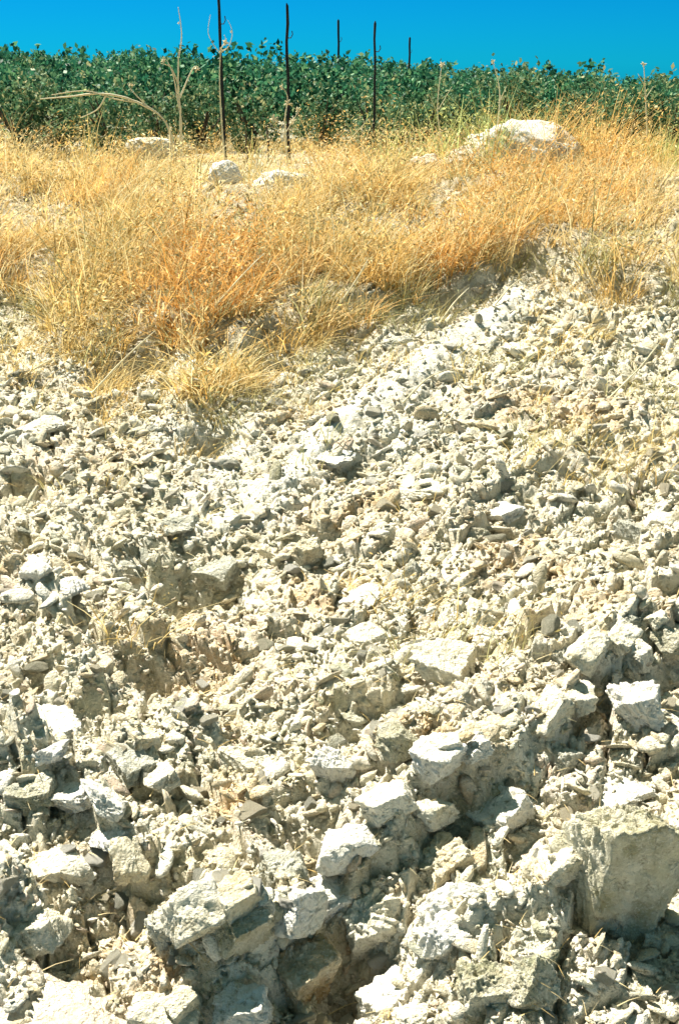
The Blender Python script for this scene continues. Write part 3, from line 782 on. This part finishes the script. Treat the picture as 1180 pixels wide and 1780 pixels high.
def twigs(rg, rx, h, nb=6):
    V, F_ = [], []
    for k in range(nb):
        a = rg.uniform(0, 6.28); q = Vector((math.cos(a) * rx * rg.uniform(.3, .8), math.sin(a) * rx * rg.uniform(.3, .8), h * rg.uniform(.6, 1.0)))
        pts = [Vector((0, 0, 0)), Vector((q.x * .2, q.y * .2, h * .35)), Vector((q.x * .6, q.y * .6, q.z * .7)), q]
        v, f = tube(pts, [.022, .016, .009, .004], 5)
        F_ += [tuple(i + len(V) for i in ff) for ff in f]; V += v
    return np.array(V), np.array(F_)
VP = []
for k in range(6):
    rg = np.random.default_rng(500 + k)
    cv, cf = crown(rg, .62, .55, .42, 2600, .040, .47)
    tv, tf = twigs(rg, .5, .75)
    VP.append((mesh_from('foliage', cv, cf, M_VINE), mesh_from('trunk', tv, tf, M_BARK)))
def put_plant(name, protos_, x, y, s, label, cat, group, z=None):
    c, t = protos_[random.randrange(len(protos_))]
    z = float(gz([x], [y])[0]) if z is None else z
    e_ = bpy.data.objects.new(name, None); COL.objects.link(e_); e_.location = (x, y, z)
    e_.rotation_euler = (0, 0, random.uniform(0, 6.28)); e_.scale = (s, s, s)
    e_['label'] = label; e_['category'] = cat
    if group: e_['group'] = group
    link('foliage', c, parent=e_); link('trunk', t, parent=e_)
    return e_
yy = 12.0; row = 0
while yy < 62:
    half = .36 * yy + 1.2; step = .95 if yy < 30 else 1.5
    xx = -half + random.uniform(0, .8)
    while xx < half:
        if not (xx > .09 * yy and yy < 13):
            s = random.uniform(.76, .96) * (1.0 if yy < 30 else 1.15)
            s *= .945 - .035 * max(0, min(4, xx * 12 / yy))
            put_plant('grapevine', VP, xx + random.gauss(0, .1), yy + random.gauss(0, .2), s, 'dark green bushy vine in the front rows close behind the grassy bank' if yy < 16 else 'small dark green vine farther back in the field, seen against the sky or other vines', 'vine', 'dark green vines filling the field')
        xx += step * random.uniform(.85, 1.15)
    yy *= 1.14; row += 1
SP = []
for k in range(4):
    rg = np.random.default_rng(600 + k)
    cv, cf = crown(rg, .34, .3, .30, 1500, .022, .3)
    tv, tf = twigs(rg, .3, .5)
    SP.append((mesh_from('foliage', cv, cf, M_SAGE), mesh_from('trunk', tv, tf, M_BARK)))
SB = [(30, 9.9, 1.0, 'pale green bush at the far left behind the grass'), (110, 10.2, 1.15, 'pale green bush under the tip of the arching stalk'),
      (190, 9.8, 1.0, 'low sage green bush below the arching stalk'), (265, 10.2, 1.0, 'sage bush just left of the upright forked stalk'),
      (350, 10.4, .9, 'sage bush between the forked stalk and the tallest stake'), (440, 10.3, .9, 'sage bush between the two tallest stakes'),
      (560, 10.4, .9, 'sage bush right of the second tallest stake'), (650, 10.1, .95, 'yellowish green bush below the fourth stake'),
      (730, 9.9, 1.0, 'yellowish green bush left of the white mound'), (800, 10.3, 1.0, 'olive bush touching the left foot of the white mound'),
      (1010, 10.4, 1.0, 'olive bush just right of the white mound'), (1090, 10.0, 1.0, 'olive bush near the upright stem at right'), (1170, 9.9, 1.05, 'olive bush at the right edge behind the grass'),
      (900, 10.9, 1.1, 'green bush directly behind the white mound')]
for px, d, s, lab in SB:
    put_plant('bush', SP, (px - 590) / FPX * d * cP * 1.02, d, s, lab, 'bush', None)

# tall yellow weeds mixed into the green on the right
def keep_tall(x, y, px, py): return (px > 620) & (rng.uniform(size=len(x)) < sstep(620, 860, px)) | (rng.uniform(size=len(x)) < .03)
def tone_tall(x, y, px, py):
    w = sstep(.4, .6, fbm(x * 2, y * 2, 2, 24))[:, None]
    return np.array((.62, .80, .5)) * (1 - w) + np.array((1, .8, .5)) * w
ts = [clump_field(1100, 16, 8.3, 12, keep_tall, .12, (.42, .72), .008, tone_tall, (.1, .9), 4), flecks(1300, 20, 8.3, 12, keep_tall, .16, .42, .010, tone_tall)]
pack('tall_weeds', ts, M_GRASS, 'tall yellow green weeds rising in front of the vines, thickest on the right', 'weeds')

# pale heap of stones behind the grass and the small pale rocks on the bank
def heap(px, py, wpx, hpx, dist, mat, label, seed, name='rock', cat='rock'):
    c = pt(px, py, dist); w = wpx / FPX * dist; h = hpx / FPX * dist
    rg = np.random.default_rng(seed); nn = rg.normal(size=(22, 3)); nn[:, 2] = np.abs(nn[:, 2]) * .8
    fc = [(*(q / np.linalg.norm(q)), rg.uniform(.72, .92)) for q in nn]
    v, f = rock_shape(rg, 4, 14, 0, .10, faces=fc)
    ext = v.max(0) - v.min(0); v = (v - (v.max(0) + v.min(0)) / 2) / ext * np.array([w, w * .7, h])
    g = float(gz([c.x], [dist])[0])
    H = max(h, c.z + h / 2 - g)                                  # reaches down to the ground
    v[:, 2] = np.where(v[:, 2] < 0, v[:, 2] * (H / h), v[:, 2])
    v[:, :2] *= (1 + .5 * np.clip(-v[:, 2:3] / max(H, .01), 0, 1))
    o = link(name, mesh_from(name, v, f, M_ROCK[mat]), label, cat, loc=(c.x, c.y, c.z)); return o
heap(912, 262, 200, 100, 8.6, 'white', 'large pale mound of rock standing up behind the orange grass', 41, 'mound', 'rock mound')
heap(840, 270, 130, 44, 8.5, 'pink', 'low pale shoulder sloping down left of the large mound', 42)
heap(392, 300, 56, 40, 7.6, 'white', 'small white rock at the foot of the tallest stake', 43)
heap(490, 316, 95, 38, 7.4, 'white', 'flat white rock right of the one by the tallest stake', 44)
heap(262, 248, 80, 18, 8.8, 'cream', 'long low pinkish rock under the arching stalk', 45)
heap(740, 285, 70, 34, 8.2, 'pink', 'small greyish pink rock between the grass and the mound', 46)
heap(600, 318, 50, 24, 8.0, 'cream', 'small cream rock in the grass in the middle', 47)
